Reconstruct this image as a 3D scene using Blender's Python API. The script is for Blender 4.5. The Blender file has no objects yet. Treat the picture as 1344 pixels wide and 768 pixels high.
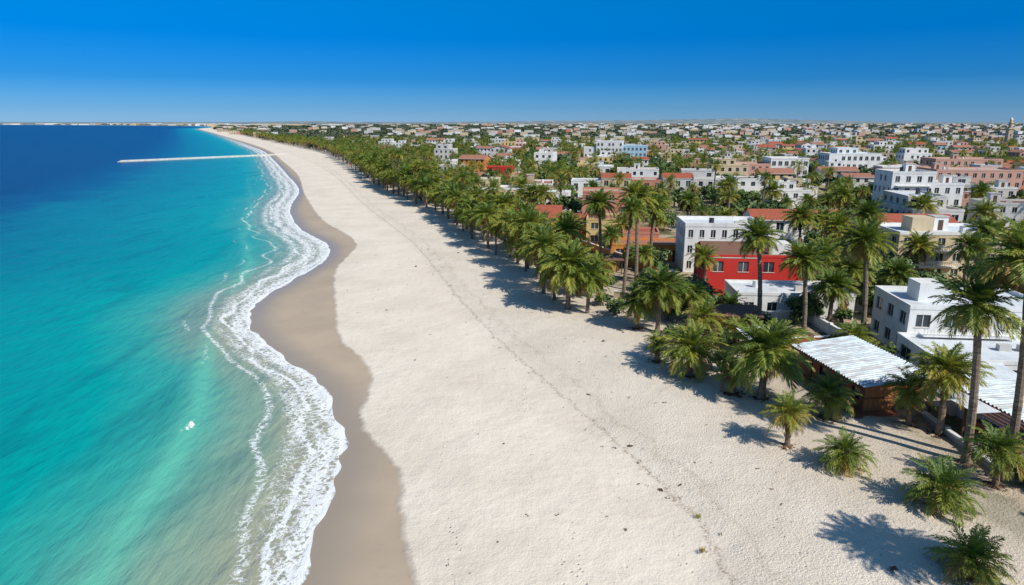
import bpy, math, random
import numpy as np
from mathutils import Vector, Matrix
random.seed(7); np.random.seed(7)
sc = bpy.context.scene
R = random.random
def U(a,b): return a+(b-a)*random.random()

# ------------------------------------------------------------------ materials
def mat_new(name):
    m = bpy.data.materials.new(name); m.use_nodes = True
    nt = m.node_tree
    return m, nt, nt.nodes['Principled BSDF']
def lk(nt,a,b): nt.links.new(a,b)
def mth(nt, op, a, b=None, c=None, clamp=False):
    n = nt.nodes.new('ShaderNodeMath'); n.operation = op; n.use_clamp = clamp
    for i,v in enumerate((a,b,c)):
        if v is None: continue
        if isinstance(v,(int,float)): n.inputs[i].default_value = v
        else: nt.links.new(v,n.inputs[i])
    return n.outputs[0]
def sstep(nt, v, a, b, ta=0.0, tb=1.0):
    n = nt.nodes.new('ShaderNodeMapRange'); n.interpolation_type='SMOOTHSTEP'
    n.inputs['From Min'].default_value=a; n.inputs['From Max'].default_value=b
    n.inputs['To Min'].default_value=ta; n.inputs['To Max'].default_value=tb
    nt.links.new(v,n.inputs['Value']); return n.outputs['Result']
def mixc(nt, f, a, b, mode='MIX'):
    n = nt.nodes.new('ShaderNodeMix'); n.data_type='RGBA'; n.blend_type=mode
    if isinstance(f,(int,float)): n.inputs[0].default_value=f
    else: nt.links.new(f,n.inputs[0])
    for idx,v in ((6,a),(7,b)):
        if isinstance(v,tuple): n.inputs[idx].default_value=(v[0],v[1],v[2],1)
        else: nt.links.new(v,n.inputs[idx])
    return n.outputs[2]
def noise(nt, co, scale, detail=4, rough=.55, dist=0.0):
    n = nt.nodes.new('ShaderNodeTexNoise'); n.inputs['Scale'].default_value=scale
    n.inputs['Detail'].default_value=detail; n.inputs['Roughness'].default_value=rough
    n.inputs['Distortion'].default_value=dist
    nt.links.new(co,n.inputs['Vector']); return n.outputs['Fac']
def voro(nt, co, scale, feat='F1', rnd=1.0):
    n = nt.nodes.new('ShaderNodeTexVoronoi'); n.feature=feat
    n.inputs['Scale'].default_value=scale; n.inputs['Randomness'].default_value=rnd
    nt.links.new(co,n.inputs['Vector']); return n
def attr(nt,name):
    n = nt.nodes.new('ShaderNodeAttribute'); n.attribute_name=name; return n.outputs['Fac']
def ramp(nt, f, stops, interp='LINEAR'):
    n = nt.nodes.new('ShaderNodeValToRGB'); n.color_ramp.interpolation=interp
    e = n.color_ramp.elements
    while len(e)<len(stops): e.new(.5)
    for i,(p,c) in enumerate(stops):
        e[i].position=p; e[i].color=(c[0],c[1],c[2],1)
    nt.links.new(f,n.inputs[0]); return n.outputs[0]
def bump(nt, h, strength, dist, bsdf, prev=None):
    n = nt.nodes.new('ShaderNodeBump'); n.inputs['Strength'].default_value=strength
    n.inputs['Distance'].default_value=dist; nt.links.new(h,n.inputs['Height'])
    if prev: nt.links.new(prev,n.inputs['Normal'])
    if bsdf: nt.links.new(n.outputs[0],bsdf.inputs['Normal'])
    return n.outputs[0]
def objco(nt):
    return nt.nodes.new('ShaderNodeTexCoord').outputs['Object']
def geopos(nt):
    return nt.nodes.new('ShaderNodeNewGeometry').outputs['Position']
def mapped(nt,co,scale,rot=0):
    mp=nt.nodes.new('ShaderNodeMapping'); mp.inputs['Rotation'].default_value=(0,0,rot); mp.inputs['Scale'].default_value=scale; lk(nt,co,mp.inputs[0]); return mp.outputs[0]

def wall_mat(name, col, rough=.85, dirt=.35, nb=0):
    m,nt,b = mat_new(name)
    co = geopos(nt)
    n1 = noise(nt,co,.5,4,.65)
    n2 = noise(nt,mapped(nt,co,(3,3,.35)),1.0,3,.6)
    f = mth(nt,'MULTIPLY',sstep(nt,n1,.4,.75),dirt)
    c = mixc(nt,f,col,tuple(x*.62 for x in col))
    f2 = mth(nt,'MULTIPLY',sstep(nt,n2,.5,.8),dirt)
    c = mixc(nt,f2,c,(col[0]*.5+.05,col[1]*.48+.04,col[2]*.42+.03))
    lk(nt,c,b.inputs['Base Color']); b.inputs['Roughness'].default_value=rough
    return m
M = {}
M['white'] = wall_mat('white_plaster',(.80,.79,.76),dirt=.45)
M['white2'] = wall_mat('weathered_white_plaster',(.64,.62,.58),dirt=.6)
M['cream'] = wall_mat('cream_plaster',(.62,.50,.32))
M['yellow'] = wall_mat('yellow_plaster',(.68,.50,.22))
M['pink'] = wall_mat('pink_plaster',(.58,.34,.26))
M['salmon'] = wall_mat('salmon_plaster',(.54,.23,.15))
M['red'] = wall_mat('red_plaster',(.58,.03,.02),dirt=.25)
M['orange'] = wall_mat('orange_plaster',(.66,.25,.06))
M['blue'] = wall_mat('pale_blue_plaster',(.42,.62,.74))
M['sandst'] = wall_mat('sandstone_plaster',(.48,.38,.27),dirt=.5)
M['rooflt'] = wall_mat('roof_screed',(.54,.51,.47),dirt=.65)
M['roofwh'] = wall_mat('white_roof_coating',(.68,.72,.75),dirt=.65)
M['roofbr'] = wall_mat('brown_roof_felt',(.20,.10,.065),dirt=.5)
M['stone'] = wall_mat('grey_stone',(.40,.38,.34),dirt=.5)
M['concrete'] = wall_mat('concrete',(.55,.53,.49),dirt=.4)
M['tank'] = wall_mat('tank_plastic',(.05,.05,.06),rough=.5,dirt=.1)
M['fabric'] = wall_mat('blue_fabric',(.32,.58,.68),dirt=.15)
def tile_mat(name,col):
    m,nt,b = mat_new(name); co = objco(nt)
    w = nt.nodes.new('ShaderNodeTexWave'); w.inputs['Scale'].default_value=1.6; w.inputs['Distortion'].default_value=.4
    lk(nt,co,w.inputs['Vector'])
    n = noise(nt,co,2.5,4,.7)
    c = mixc(nt,sstep(nt,n,.3,.75),col,tuple(x*.5 for x in col))
    c = mixc(nt,mth(nt,'MULTIPLY',w.outputs['Fac'],.35),c,tuple(x*.4 for x in col))
    lk(nt,c,b.inputs['Base Color']); b.inputs['Roughness'].default_value=.85
    return m
M['tile'] = tile_mat('terracotta_tile',(.50,.125,.065))
M['tile2'] = tile_mat('faded_terracotta_tile',(.50,.22,.14))
def wood_mat(name,col):
    m,nt,b = mat_new(name); co = objco(nt)
    n = noise(nt,mapped(nt,co,(5,5,.5)),1.2,5,.7,.3)
    c = mixc(nt,n,tuple(x*.45 for x in col),tuple(x*1.4 for x in col))
    lk(nt,c,b.inputs['Base Color']); b.inputs['Roughness'].default_value=.7
    return m
M['wood'] = wood_mat('stained_timber',(.28,.10,.045))
M['woodlt'] = wood_mat('orange_timber',(.46,.19,.07))
M['wooddk'] = wood_mat('dark_timber',(.10,.055,.035))
def glass_mat():
    m,nt,b = mat_new('window_glass'); co=geopos(nt)
    n = noise(nt,co,.35,2)
    c = mixc(nt,sstep(nt,n,.4,.6),(.02,.03,.04),(.07,.08,.09))
    lk(nt,c,b.inputs['Base Color']); b.inputs['Roughness'].default_value=.12
    return m
M['glass'] = glass_mat()
def metal_roof():
    m,nt,b = mat_new('corrugated_white_metal'); co=objco(nt)
    n = noise(nt,co,1.2,5,.7); 
    n2 = noise(nt,mapped(nt,co,(.4,5,1)),1.,4,.6)
    c = mixc(nt,sstep(nt,n,.4,.65),(.58,.67,.73),(.38,.46,.52))
    c = mixc(nt,mth(nt,'MULTIPLY',sstep(nt,n2,.46,.62),.75),c,(.26,.23,.21))
    lk(nt,c,b.inputs['Base Color']); b.inputs['Roughness'].default_value=.45; return m
M['metal'] = metal_roof()

def leaf_mat(name, stops, transl=.25):
    m,nt,b = mat_new(name)
    a = attr(nt,'tint')
    oi = nt.nodes.new('ShaderNodeObjectInfo')
    v = mth(nt,'ADD',a,mth(nt,'MULTIPLY',mth(nt,'SUBTRACT',oi.outputs['Random'],.5),.32),clamp=True)
    c = ramp(nt,v,stops)
    lk(nt,c,b.inputs['Base Color']); b.inputs['Roughness'].default_value=.5
    b.inputs['Specular IOR Level'].default_value=.35
    if transl:
        t = nt.nodes.new('ShaderNodeBsdfTranslucent'); lk(nt,mixc(nt,1.0,c,(1.3,1.35,.6),'MULTIPLY'),t.inputs['Color'])
        mx = nt.nodes.new('ShaderNodeMixShader'); mx.inputs[0].default_value=transl
        lk(nt,b.outputs[0],mx.inputs[1]); lk(nt,t.outputs[0],mx.inputs[2])
        lk(nt,mx.outputs[0],nt.nodes['Material Output'].inputs[0])
    return m
M['frond'] = leaf_mat('palm_frond',[(0,(.18,.09,.03)),(.2,(.32,.21,.055)),(.4,(.37,.33,.055)),(.62,(.235,.27,.042)),(1,(.09,.155,.03))],.22)
M['leaf'] = leaf_mat('tree_leaf',[(0,(.03,.06,.018)),(.5,(.07,.12,.03)),(1,(.14,.185,.045))],0)
M['leaffar'] = leaf_mat('haze_tinted_tree_leaf',[(0,(.055,.085,.055)),(.5,(.09,.12,.065)),(1,(.16,.16,.085))],0)  # aerial haze painted into the leaf colours: paler, bluer greens for distant trees
def trunk_mat():
    m,nt,b = mat_new('palm_trunk'); co=objco(nt)
    n = noise(nt,mapped(nt,co,(1,1,4)),2.0,5,.7)
    c = mixc(nt,sstep(nt,n,.3,.7),(.11,.075,.05),(.32,.24,.17))
    lk(nt,c,b.inputs['Base Color']); b.inputs['Roughness'].default_value=.9
    bump(nt,n,.8,.06,b); return m
M['trunk'] = trunk_mat()
M['mulch'] = wall_mat('bark_mulch',(.16,.085,.05),dirt=.6)

# ------------------------------------------------------------------ mesh builder
class MB:
    def __init__(s): s.v=[]; s.f=[]; s.m=[]; s.mats=[]; s.t=[]; s.tint=0.5
    def mi(s,k):
        if k not in s.mats: s.mats.append(k)
        return s.mats.index(k)
    def face(s,pts,k):
        i=len(s.v); s.v.extend([tuple(p) for p in pts]); s.t.extend([s.tint]*len(pts))
        s.f.append(tuple(range(i,i+len(pts)))); s.m.append(s.mi(k))
    def box(s,x0,x1,y0,y1,z0,z1,k,bottom=True):
        p=[(x0,y0,z0),(x1,y0,z0),(x1,y1,z0),(x0,y1,z0),(x0,y0,z1),(x1,y0,z1),(x1,y1,z1),(x0,y1,z1)]
        i=len(s.v); s.v.extend(p); s.t.extend([s.tint]*8); q=s.mi(k)
        fs=[(4,5,6,7),(0,1,5,4),(1,2,6,5),(2,3,7,6),(3,0,4,7)]
        if bottom: fs.append((3,2,1,0))
        for f in fs: s.f.append(tuple(i+a for a in f)); s.m.append(q)
    def cyl(s,x,y,z0,z1,r0,r1,n,k,cap=True,jit=0):
        i=len(s.v); q=s.mi(k)
        for z,r in ((z0,r0),(z1,r1)):
            for a in range(n):
                t=2*math.pi*a/n; s.v.append((x+r*math.cos(t),y+r*math.sin(t),z)); s.t.append(s.tint)
        for a in range(n):
            b=(a+1)%n; s.f.append((i+a,i+b,i+n+b,i+n+a)); s.m.append(q)
        if cap: s.f.append(tuple(i+n+a for a in range(n))); s.m.append(q)
    def tube(s,path,rads,n,k):
        i=len(s.v); q=s.mi(k)
        for j,(p,r) in enumerate(zip(path,rads)):
            a=path[min(j+1,len(path)-1)]; b=path[max(j-1,0)]
            d=(Vector(a)-Vector(b)).normalized(); u=d.orthogonal().normalized() if abs(d.z)<.9 else Vector((1,0,0))
            w=d.cross(u).normalized(); u=w.cross(d)
            for c in range(n):
                t=2*math.pi*c/n; pp=Vector(p)+u*math.cos(t)*r+w*math.sin(t)*r
                s.v.append(tuple(pp)); s.t.append(s.tint)
        for j in range(len(path)-1):
            for c in range(n):
                e=(c+1)%n; s.f.append((i+j*n+c,i+j*n+e,i+(j+1)*n+e,i+(j+1)*n+c)); s.m.append(q)
    def mesh(s,name):
        me=bpy.data.meshes.new(name); me.from_pydata(s.v,[],s.f)
        for k in s.mats: me.materials.append(M[k])
        me.polygons.foreach_set('material_index',s.m)
        a=me.attributes.new('tint','FLOAT','POINT'); a.data.foreach_set('value',s.t)
        me.update(); return me
    def obj(s,name,loc=(0,0,0),rot=0,scale=1,parent=None):
        return put(name,s.mesh(name),loc,rot,scale,parent)
def put(name,me,loc=(0,0,0),rot=0,scale=1,parent=None):
    o=bpy.data.objects.new(name,me); o.location=loc; o.rotation_euler=(0,0,rot)
    if isinstance(scale,(int,float)): scale=(scale,)*3
    o.scale=scale; sc.collection.objects.link(o)
    if parent: o.parent=parent
    return o
def empty(name,loc=(0,0,0)):
    o=bpy.data.objects.new(name,None); o.location=loc; sc.collection.objects.link(o); return o

# ------------------------------------------------------------------ coast curves (x as function of y, metres)
def curve(pts):
    P=np.array(pts,float); ys=P[:,1]; xs=P[:,0]
    m=np.gradient(xs,ys)
    def f(y):
        y=np.asarray(y,float); yc=np.clip(y,ys[0],ys[-1])
        i=np.clip(np.searchsorted(ys,yc)-1,0,len(ys)-2)
        h=ys[i+1]-ys[i]; t=(yc-ys[i])/h
        r=(2*t**3-3*t**2+1)*xs[i]+(t**3-2*t**2+t)*h*m[i]+(-2*t**3+3*t**2)*xs[i+1]+(t**3-t**2)*h*m[i+1]
        r=r+np.where(y<ys[0],(y-ys[0])*m[0],0)+np.where(y>ys[-1],(y-ys[-1])*m[-1],0)
        return r
    return f
shore=curve([(-7,-60),(-9.5,10),(-10.7,29.5),(-11.0,34),(-11.3,39),(-11.9,44.2),(-13.6,49.3),(-17.6,57.4),(-22.8,64),(-29.6,74),(-32.6,84),(-32.2,96.5),(-31.4,112),(-33.4,123),(-46,147),(-56,172),(-72,232),(-98,301),(-145,422),(-188,530),(-266,700),(-435,1060),(-940,2100),(-2000,4100),(-4500,5600),(-9500,7000),(-30000,12000),(-90000,40000)])
wet=curve([(0,-60),(-3.6,10),(-4.7,28.9),(-6,33.3),(-6.8,38.1),(-8.0,42.1),(-10.3,45.6),(-11.8,49.6),(-12.2,54.3),(-13.3,59.9),(-17.2,66.7),(-21.8,81.7),(-27.4,104.7),(-29.0,125.3),(-43,155.7),(-61,204),(-91,294),(-137,413),(-178,518),(-255,690),(-422,1039),(-920,2067),(-1985,4100),(-4480,5600),(-9470,7000),(-29950,12000),(-89900,40000)])
wrack=curve([(11,-60),(11,10),(10.7,28.9),(10.6,34),(8.8,40),(5.3,49.6),(1.3,59.9),(-5.9,81.7),(-16,118),(-38,180),(-78,300),(-168,518),(-420,1039),(-90000,40000)])
tree=curve([(27,-60),(26,10),(23,30),(21,40),(18.5,50),(15.8,57),(13,70),(7,79),(2.1,103),(-4.4,121),(-12,149),(-22.6,181),(-41,227),(-78,343),(-140,518),(-222,690),(-387,1039),(-880,2067),(-1940,4100),(-4400,5600),(-9350,7000),(-29800,12000),(-89500,40000)])
def wob(x,y,s=1.0):
    return (np.sin(x*1.3*s+1.7*np.sin(y*.9*s))+np.sin(y*1.1*s+2.3*np.sin(x*.7*s)+1.)+.5*np.sin(x*2.9*s-y*2.3*s)+.5*np.sin(x*1.9*s+y*3.1*s+2))/3

def grow(a,b,step,f):
    r=[]; 
    while a<b: a+=step; step*=f; r.append(a)
    return r
rows=np.array([-60,-40,-25,-12,0,8,14]+list(np.arange(18,105,.4))+grow(105,45000,.5,1.035))
def grid_mesh(name,X,Y,Z,attrs,mat):
    nr,nc=X.shape
    V=np.stack([X,Y,Z],-1).reshape(-1,3)
    idx=np.arange(nr*nc).reshape(nr,nc)
    F=np.stack([idx[:-1,:-1],idx[:-1,1:],idx[1:,1:],idx[1:,:-1]],-1).reshape(-1,4)
    me=bpy.data.meshes.new(name); me.vertices.add(len(V)); me.vertices.foreach_set('co',V.astype(np.float32).ravel())
    me.loops.add(F.size); me.loops.foreach_set('vertex_index',F.astype(np.int32).ravel())
    me.polygons.add(len(F)); me.polygons.foreach_set('loop_start',np.arange(0,F.size,4,dtype=np.int32))
    me.update(calc_edges=True); me.validate()
    me.polygons.foreach_set('use_smooth',np.ones(len(F),bool))
    for k,a in attrs.items():
        at=me.attributes.new(k,'FLOAT','POINT'); at.data.foreach_set('value',a.astype(np.float32).ravel())
    me.materials.append(mat); return put(name,me)

# ground -----------------------------------------------------------
WL=-.5
offs=np.array([-900,-300,-120,-60,-30,-15,-8]+list(np.arange(-5,14,.4))+list(np.arange(14,50,.7))+grow(50,90000,1.2,1.13))
Yg,Og=np.meshgrid(rows,offs,indexing='ij')
S=shore(Yg); Xg=S+Og
Zg=np.where(Og<0,WL+Og*.05,WL+.5*np.clip(Og/9,0,1)**.8)
Zg=np.maximum(Zg,-4)
near=np.exp(-(Yg/400)**2)
Zg+=np.where(Og>3,.06*wob(Xg,Yg,.5)*near*np.clip((Og-3)/5,0,1),0)
dwr=Xg-wrack(Yg)
Zg+=np.where(Og>2,.18/(1+np.exp(-(dwr+.4*wob(Xg,Yg,.8))*3)),0)*near
hill=np.exp(-((Yg-9000)/2500)**2)*(60*np.exp(-((Xg-2900)/500)**2)+35*np.exp(-((Xg-1700)/500)**2)+28*np.exp(-((Xg-200)/700)**2)+22*np.exp(-((Xg+2500)/500)**2))
Zg+=hill+np.where((Yg>2500)&(Og>300),10*(wob(Xg,Yg,.002)+.3),0)*np.clip((Yg-2500)/3000,0,1)
def ground_mat():
    m,nt,b=mat_new('sand_and_earth'); co=geopos(nt)
    dw=attr(nt,'d_wet'); dk=attr(nt,'d_wrack'); dt=attr(nt,'d_tree'); ds=attr(nt,'d_shore')
    nl=noise(nt,co,.12,4,.6); nm=noise(nt,co,.9,5,.65); nf=noise(nt,co,7,3,.7)
    dry=mixc(nt,sstep(nt,nl,.35,.68),(.82,.725,.605),(.74,.645,.525))
    dry=mixc(nt,mth(nt,'MULTIPLY',sstep(nt,nm,.48,.8),.32),dry,(.58,.49,.385))
    dry=mixc(nt,mth(nt,'MULTIPLY',sstep(nt,nf,.50,.8),.38),dry,(.50,.41,.315))
    tr=sstep(nt,dk,-.2,1.5)
    dry=mixc(nt,mth(nt,'MULTIPLY',mth(nt,'MULTIPLY',tr,sstep(nt,dt,-7.,3.)),mth(nt,'ADD',.25,mth(nt,'MULTIPLY',nm,.5))),dry,(.58,.48,.37))
    # footprint trails along the beach
    v=voro(nt,co,2.6).outputs['Distance']
    trail=sstep(nt,noise(nt,mapped(nt,co,(1,.12,1),math.radians(-14)),.55,2,.5),.56,.66)
    fp=mth(nt,'MULTIPLY',mth(nt,'MULTIPLY',sstep(nt,v,.26,.08),trail),.5)
    dry=mixc(nt,fp,dry,(.50,.41,.32))
    wv=mth(nt,'ABSOLUTE',mth(nt,'ADD',dk,mth(nt,'MULTIPLY',mth(nt,'SUBTRACT',nm,.5),1.8)))
    wf=mth(nt,'MULTIPLY',sstep(nt,wv,.3,.02),sstep(nt,nf,.44,.6))
    dry=mixc(nt,mth(nt,'MULTIPLY',wf,.75),dry,(.30,.21,.14))
    w2=mth(nt,'ABSOLUTE',mth(nt,'ADD',mth(nt,'SUBTRACT',dk,2.2),mth(nt,'MULTIPLY',mth(nt,'SUBTRACT',noise(nt,co,.3,4,.6),.5),5.)))
    w2=mth(nt,'MULTIPLY',sstep(nt,w2,.5,.03),sstep(nt,nf,.42,.6))
    dry=mixc(nt,mth(nt,'MULTIPLY',w2,.45),dry,(.42,.33,.24))
    inl=sstep(nt,mth(nt,'ADD',dt,mth(nt,'MULTIPLY',nl,14.)),9,22)
    earth=mixc(nt,nm,(.38,.28,.19),(.56,.45,.33))
    earth=mixc(nt,sstep(nt,noise(nt,co,.2,5,.7),.46,.58),earth,(.11,.12,.05))
    c=mixc(nt,inl,dry,earth)
    sepp=nt.nodes.new('ShaderNodeSeparateXYZ'); lk(nt,co,sepp.inputs[0])
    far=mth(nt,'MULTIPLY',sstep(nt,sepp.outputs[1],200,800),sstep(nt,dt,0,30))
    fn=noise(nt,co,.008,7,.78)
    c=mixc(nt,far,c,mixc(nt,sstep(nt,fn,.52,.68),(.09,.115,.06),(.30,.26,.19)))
    haze_tint=mth(nt,'MULTIPLY',sstep(nt,sepp.outputs[1],2500,6500),.88)  # aerial haze painted into the ground colour: patchy bluish grey growing with distance
    c=mixc(nt,haze_tint,c,mixc(nt,sstep(nt,fn,.42,.62),(.13,.20,.23),(.36,.38,.38)))
    nw=mth(nt,'MULTIPLY',mth(nt,'SUBTRACT',noise(nt,co,.45,3,.5),.5),1.2)
    wf=sstep(nt,mth(nt,'ADD',dw,nw),.3,-.35)
    wf2=sstep(nt,mth(nt,'ADD',ds,nw),4.2,.2)
    wcol=mixc(nt,sstep(nt,nl,.3,.7),(.51,.405,.29),(.45,.355,.255))
    wcol=mixc(nt,mth(nt,'MULTIPLY',sstep(nt,nm,.5,.75),.25),wcol,(.38,.30,.22))
    wcol=mixc(nt,wf2,wcol,(.37,.30,.225))
    c=mixc(nt,wf,c,wcol)
    lk(nt,c,b.inputs['Base Color'])
    rg=mth(nt,'SUBTRACT',.95,mth(nt,'MULTIPLY',wf,mth(nt,'ADD',.3,mth(nt,'MULTIPLY',wf2,.35))))
    lk(nt,rg,b.inputs['Roughness']); b.inputs['Specular IOR Level'].default_value=.3
    h=mth(nt,'ADD',mth(nt,'MULTIPLY',nm,.15),mth(nt,'MULTIPLY',nf,mth(nt,'ADD',.045,mth(nt,'MULTIPLY',tr,.10))))
    h=mth(nt,'SUBTRACT',h,mth(nt,'MULTIPLY',fp,.12))
    h=mth(nt,'MULTIPLY',h,mth(nt,'SUBTRACT',1.,mth(nt,'MULTIPLY',wf,.94)))
    bump(nt,h,.9,1.,b)
    return m
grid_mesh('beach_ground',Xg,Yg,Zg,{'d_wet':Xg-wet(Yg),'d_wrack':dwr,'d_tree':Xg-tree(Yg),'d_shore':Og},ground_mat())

# water ------------------------------------------------------------
dd=np.array(list(np.arange(-2.4,26,.35))+grow(26,90000,.45,1.12))
Yw,Dw=np.meshgrid(rows,dd,indexing='ij')
sh=shore(Yw); Xw=sh-Dw
crest=curve([(-20,-60),(-20.5,15),(-21.9,33.3),(-24,43),(-25.9,51),(-31,66),(-38,88),(-42,104.7),(-52,130),(-66,170),(-96,250),(-140,360),(-200,518),(-90000,40000)])
dc=Xw-crest(Yw)+.8*wob(Yw*.3,Yw*.1,.6)
nearw=np.exp(-(Yw/220)**2)
prof=np.where(dc>0,np.exp(-(dc/.7)**2),np.exp(-(dc/2.6)**2))
Zw=WL+nearw*(.45*prof*(.65+.35*np.sin(Yw*.11+1)))
Zw+=nearw*.05*wob(Xw,Yw,.6)*np.clip((Dw)/3,0,1)+.05*wob(Xw*.6,Yw*.8,.9)*nearw
Zw+=.02*np.clip(1-np.abs(Dw-.2)/1.2,0,1)
w=np.interp(Yw,[0,29,45,56,80,120,200,400,900,4000],[1.8,3.0,5.6,5.4,4.6,10.5,10,10,12,30])
cov=.64*np.exp(-(np.clip(Dw,0,None)/w)**2.8)*(1+.22*np.sin(Dw*2.2+2*wob(Yw*.3,Yw*.2,1.)))
cov=np.maximum(cov,1.25*np.exp(-((Dw-.05)/.22)**2))
l2=Dw-w*(1.05+.2*wob(Yw*.25,Yw*.07,1.))
cov=np.maximum(cov,.62*np.exp(-(l2/.5)**2))
l3=Dw-w*(.5+.22*wob(Yw*.35+3,Yw*.05,1.))
cov=np.maximum(cov,.92*np.exp(-(l3/.35)**2))
l4=Dw-w*(.26+.12*wob(Yw*.5+1,Yw*.05,1.))
cov=np.maximum(cov,.8*np.exp(-(l4/.25)**2))
l5=Dw-w*(1.45+.25*wob(Yw*.2+5,Yw*.04,1.))
cov=np.maximum(cov,.5*np.clip(wob(Yw*.2,Yw*.1,1.)+.3,0,1)*np.exp(-(l5/.5)**2))
gate=np.clip(np.sin(Yw*.21+.8)*1.5-.6,0,1)*(Yw>60)
cov=np.maximum(cov,.55*gate*np.exp(-((dc-.35)/.35)**2))
cap=np.exp(-((Yw-47.6)/.9)**2)*np.exp(-((dc-.35-.25*np.sin(Yw*2))/.25)**2)
cov=np.maximum(cov,1.3*cap)
cov*=np.where(Yw>600,np.clip(1.5-Yw/1200,.2,1),1)
def water_mat():
    m,nt,b=mat_new('sea_water'); co=geopos(nt)
    d=attr(nt,'off'); cv=attr(nt,'foam'); cr=attr(nt,'crest')
    n1=noise(nt,co,.045,4,.6,.4); n0=noise(nt,co,.35,3,.6)
    n2=noise(nt,mapped(nt,co,(.5,.12,1),math.radians(-12)),.5,4,.6,.5)
    rp=noise(nt,mapped(nt,co,(1,.3,1),math.radians(-15)),1.6,4,.65)
    dn=mth(nt,'ADD',d,mth(nt,'MULTIPLY',mth(nt,'SUBTRACT',n1,.5),mth(nt,'ADD',3,mth(nt,'MULTIPLY',mth(nt,'MINIMUM',d,80),.42))))
    dn=mth(nt,'ADD',dn,mth(nt,'MULTIPLY',mth(nt,'SUBTRACT',n0,.5),1.5))
    x=mth(nt,'DIVIDE',mth(nt,'LOGARITHM',mth(nt,'ADD',mth(nt,'MAXIMUM',dn,0),1),math.e),6.0,clamp=True)
    def p(dv): return math.log(dv+1)/6.0
    c=ramp(nt,x,[(0,(.42,.38,.29)),(p(3.5),(.34,.36,.26)),(p(8),(.20,.37,.28)),(p(13),(.045,.385,.32)),(p(19),(.0,.345,.32)),(p(36),(.0,.265,.285)),(p(60),(.0,.18,.235)),(p(76),(.0,.075,.175)),(p(98),(.0,.027,.11)),(p(380),(.0,.014,.075))])
    c=mixc(nt,mth(nt,'MULTIPLY',sstep(nt,n2,.5,.72),.6),c,mixc(nt,1.,c,(.5,.64,.72),'MULTIPLY'))
    c=mixc(nt,mth(nt,'MULTIPLY',sstep(nt,n2,.45,.28),.3),c,mixc(nt,1.,c,(1.5,1.15,1.1),'MULTIPLY'))
    c=mixc(nt,mth(nt,'MULTIPLY',sstep(nt,rp,.45,.7),.35),c,mixc(nt,1.,c,(.6,.7,.78),'MULTIPLY'))
    c=mixc(nt,mth(nt,'MULTIPLY',cr,.6),c,(.12,.52,.38))
    wn=nt.nodes.new('ShaderNodeTexNoise'); wn.inputs['Scale'].default_value=1.2; wn.inputs['Detail'].default_value=4; lk(nt,co,wn.inputs['Vector'])
    ad=nt.nodes.new('ShaderNodeVectorMath'); ad.operation='MULTIPLY_ADD'; lk(nt,wn.outputs['Color'],ad.inputs[0]); ad.inputs[1].default_value=(1.5,1.5,1.5); lk(nt,co,ad.inputs[2])
    v1=voro(nt,ad.outputs[0],1.7,'DISTANCE_TO_EDGE').outputs['Distance']
    v2=voro(nt,ad.outputs[0],5.0,'DISTANCE_TO_EDGE').outputs['Distance']
    lace=mth(nt,'ADD',mth(nt,'MULTIPLY',v1,1.5),mth(nt,'MULTIPLY',v2,1.2))
    lace=mth(nt,'ADD',lace,mth(nt,'MULTIPLY',noise(nt,co,.9,5,.75),.9))
    thr=mth(nt,'SUBTRACT',mth(nt,'MULTIPLY',cv,1.25),lace)
    f=sstep(nt,thr,-.26,.22)
    f=mth(nt,'MULTIPLY',f,sstep(nt,cv,.06,.35))
    c=mixc(nt,f,c,(.84,.86,.85))
    lk(nt,c,b.inputs['Base Color'])
    lk(nt,mth(nt,'ADD',.25,mth(nt,'MULTIPLY',f,.6)),b.inputs['Roughness'])
    b.inputs['IOR'].default_value=1.33; b.inputs['Specular IOR Level'].default_value=.2
    h=mth(nt,'ADD',mth(nt,'MULTIPLY',rp,.42),mth(nt,'MULTIPLY',noise(nt,mapped(nt,co,(.25,.08,1),math.radians(-15)),1.,3,.6),1.1))
    bump(nt,h,.85,.5,b)
    return m
grid_mesh('sea_water',Xw,Yw,Zw,{'off':Dw,'foam':cov,'crest':nearw*np.exp(-((dc-.6)/1.1)**2)*np.clip((Dw-4)/4,0,1)},water_mat())

# breakwater -------------------------------------------------------
mb=MB()
A=Vector((-226,400,0)); B=Vector((-160,486,0)); n=90
for i in range(n):
    t=i/n; p=A.lerp(B,t)
    for k in range(2):
        q=p+Vector((U(-1.3,1.3),U(-1.2,1.2),0)); s=U(.5,.9)
        mb.cyl(q.x,q.y,-1.5,U(-.2,.25),s*1.3,s*.8,6,'concrete')
dirv=(B-A).normalized(); pv=Vector((-dirv.y,dirv.x,0))*.8
for i in range(30):
    a=A.lerp(B,i/30); b2=A.lerp(B,(i+.97)/30)
    z=.45
    mb.face([a-pv+Vector((0,0,z)),b2-pv+Vector((0,0,z)),b2+pv+Vector((0,0,z)),a+pv+Vector((0,0,z))],'white')
    mb.face([a-pv+Vector((0,0,-1)),b2-pv+Vector((0,0,-1)),b2-pv+Vector((0,0,z)),a-pv+Vector((0,0,z))],'white2')
    mb.face([b2+pv+Vector((0,0,-1)),a+pv+Vector((0,0,-1)),a+pv+Vector((0,0,z)),b2+pv+Vector((0,0,z))],'white2')
mb.obj('stone_breakwater')

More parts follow.
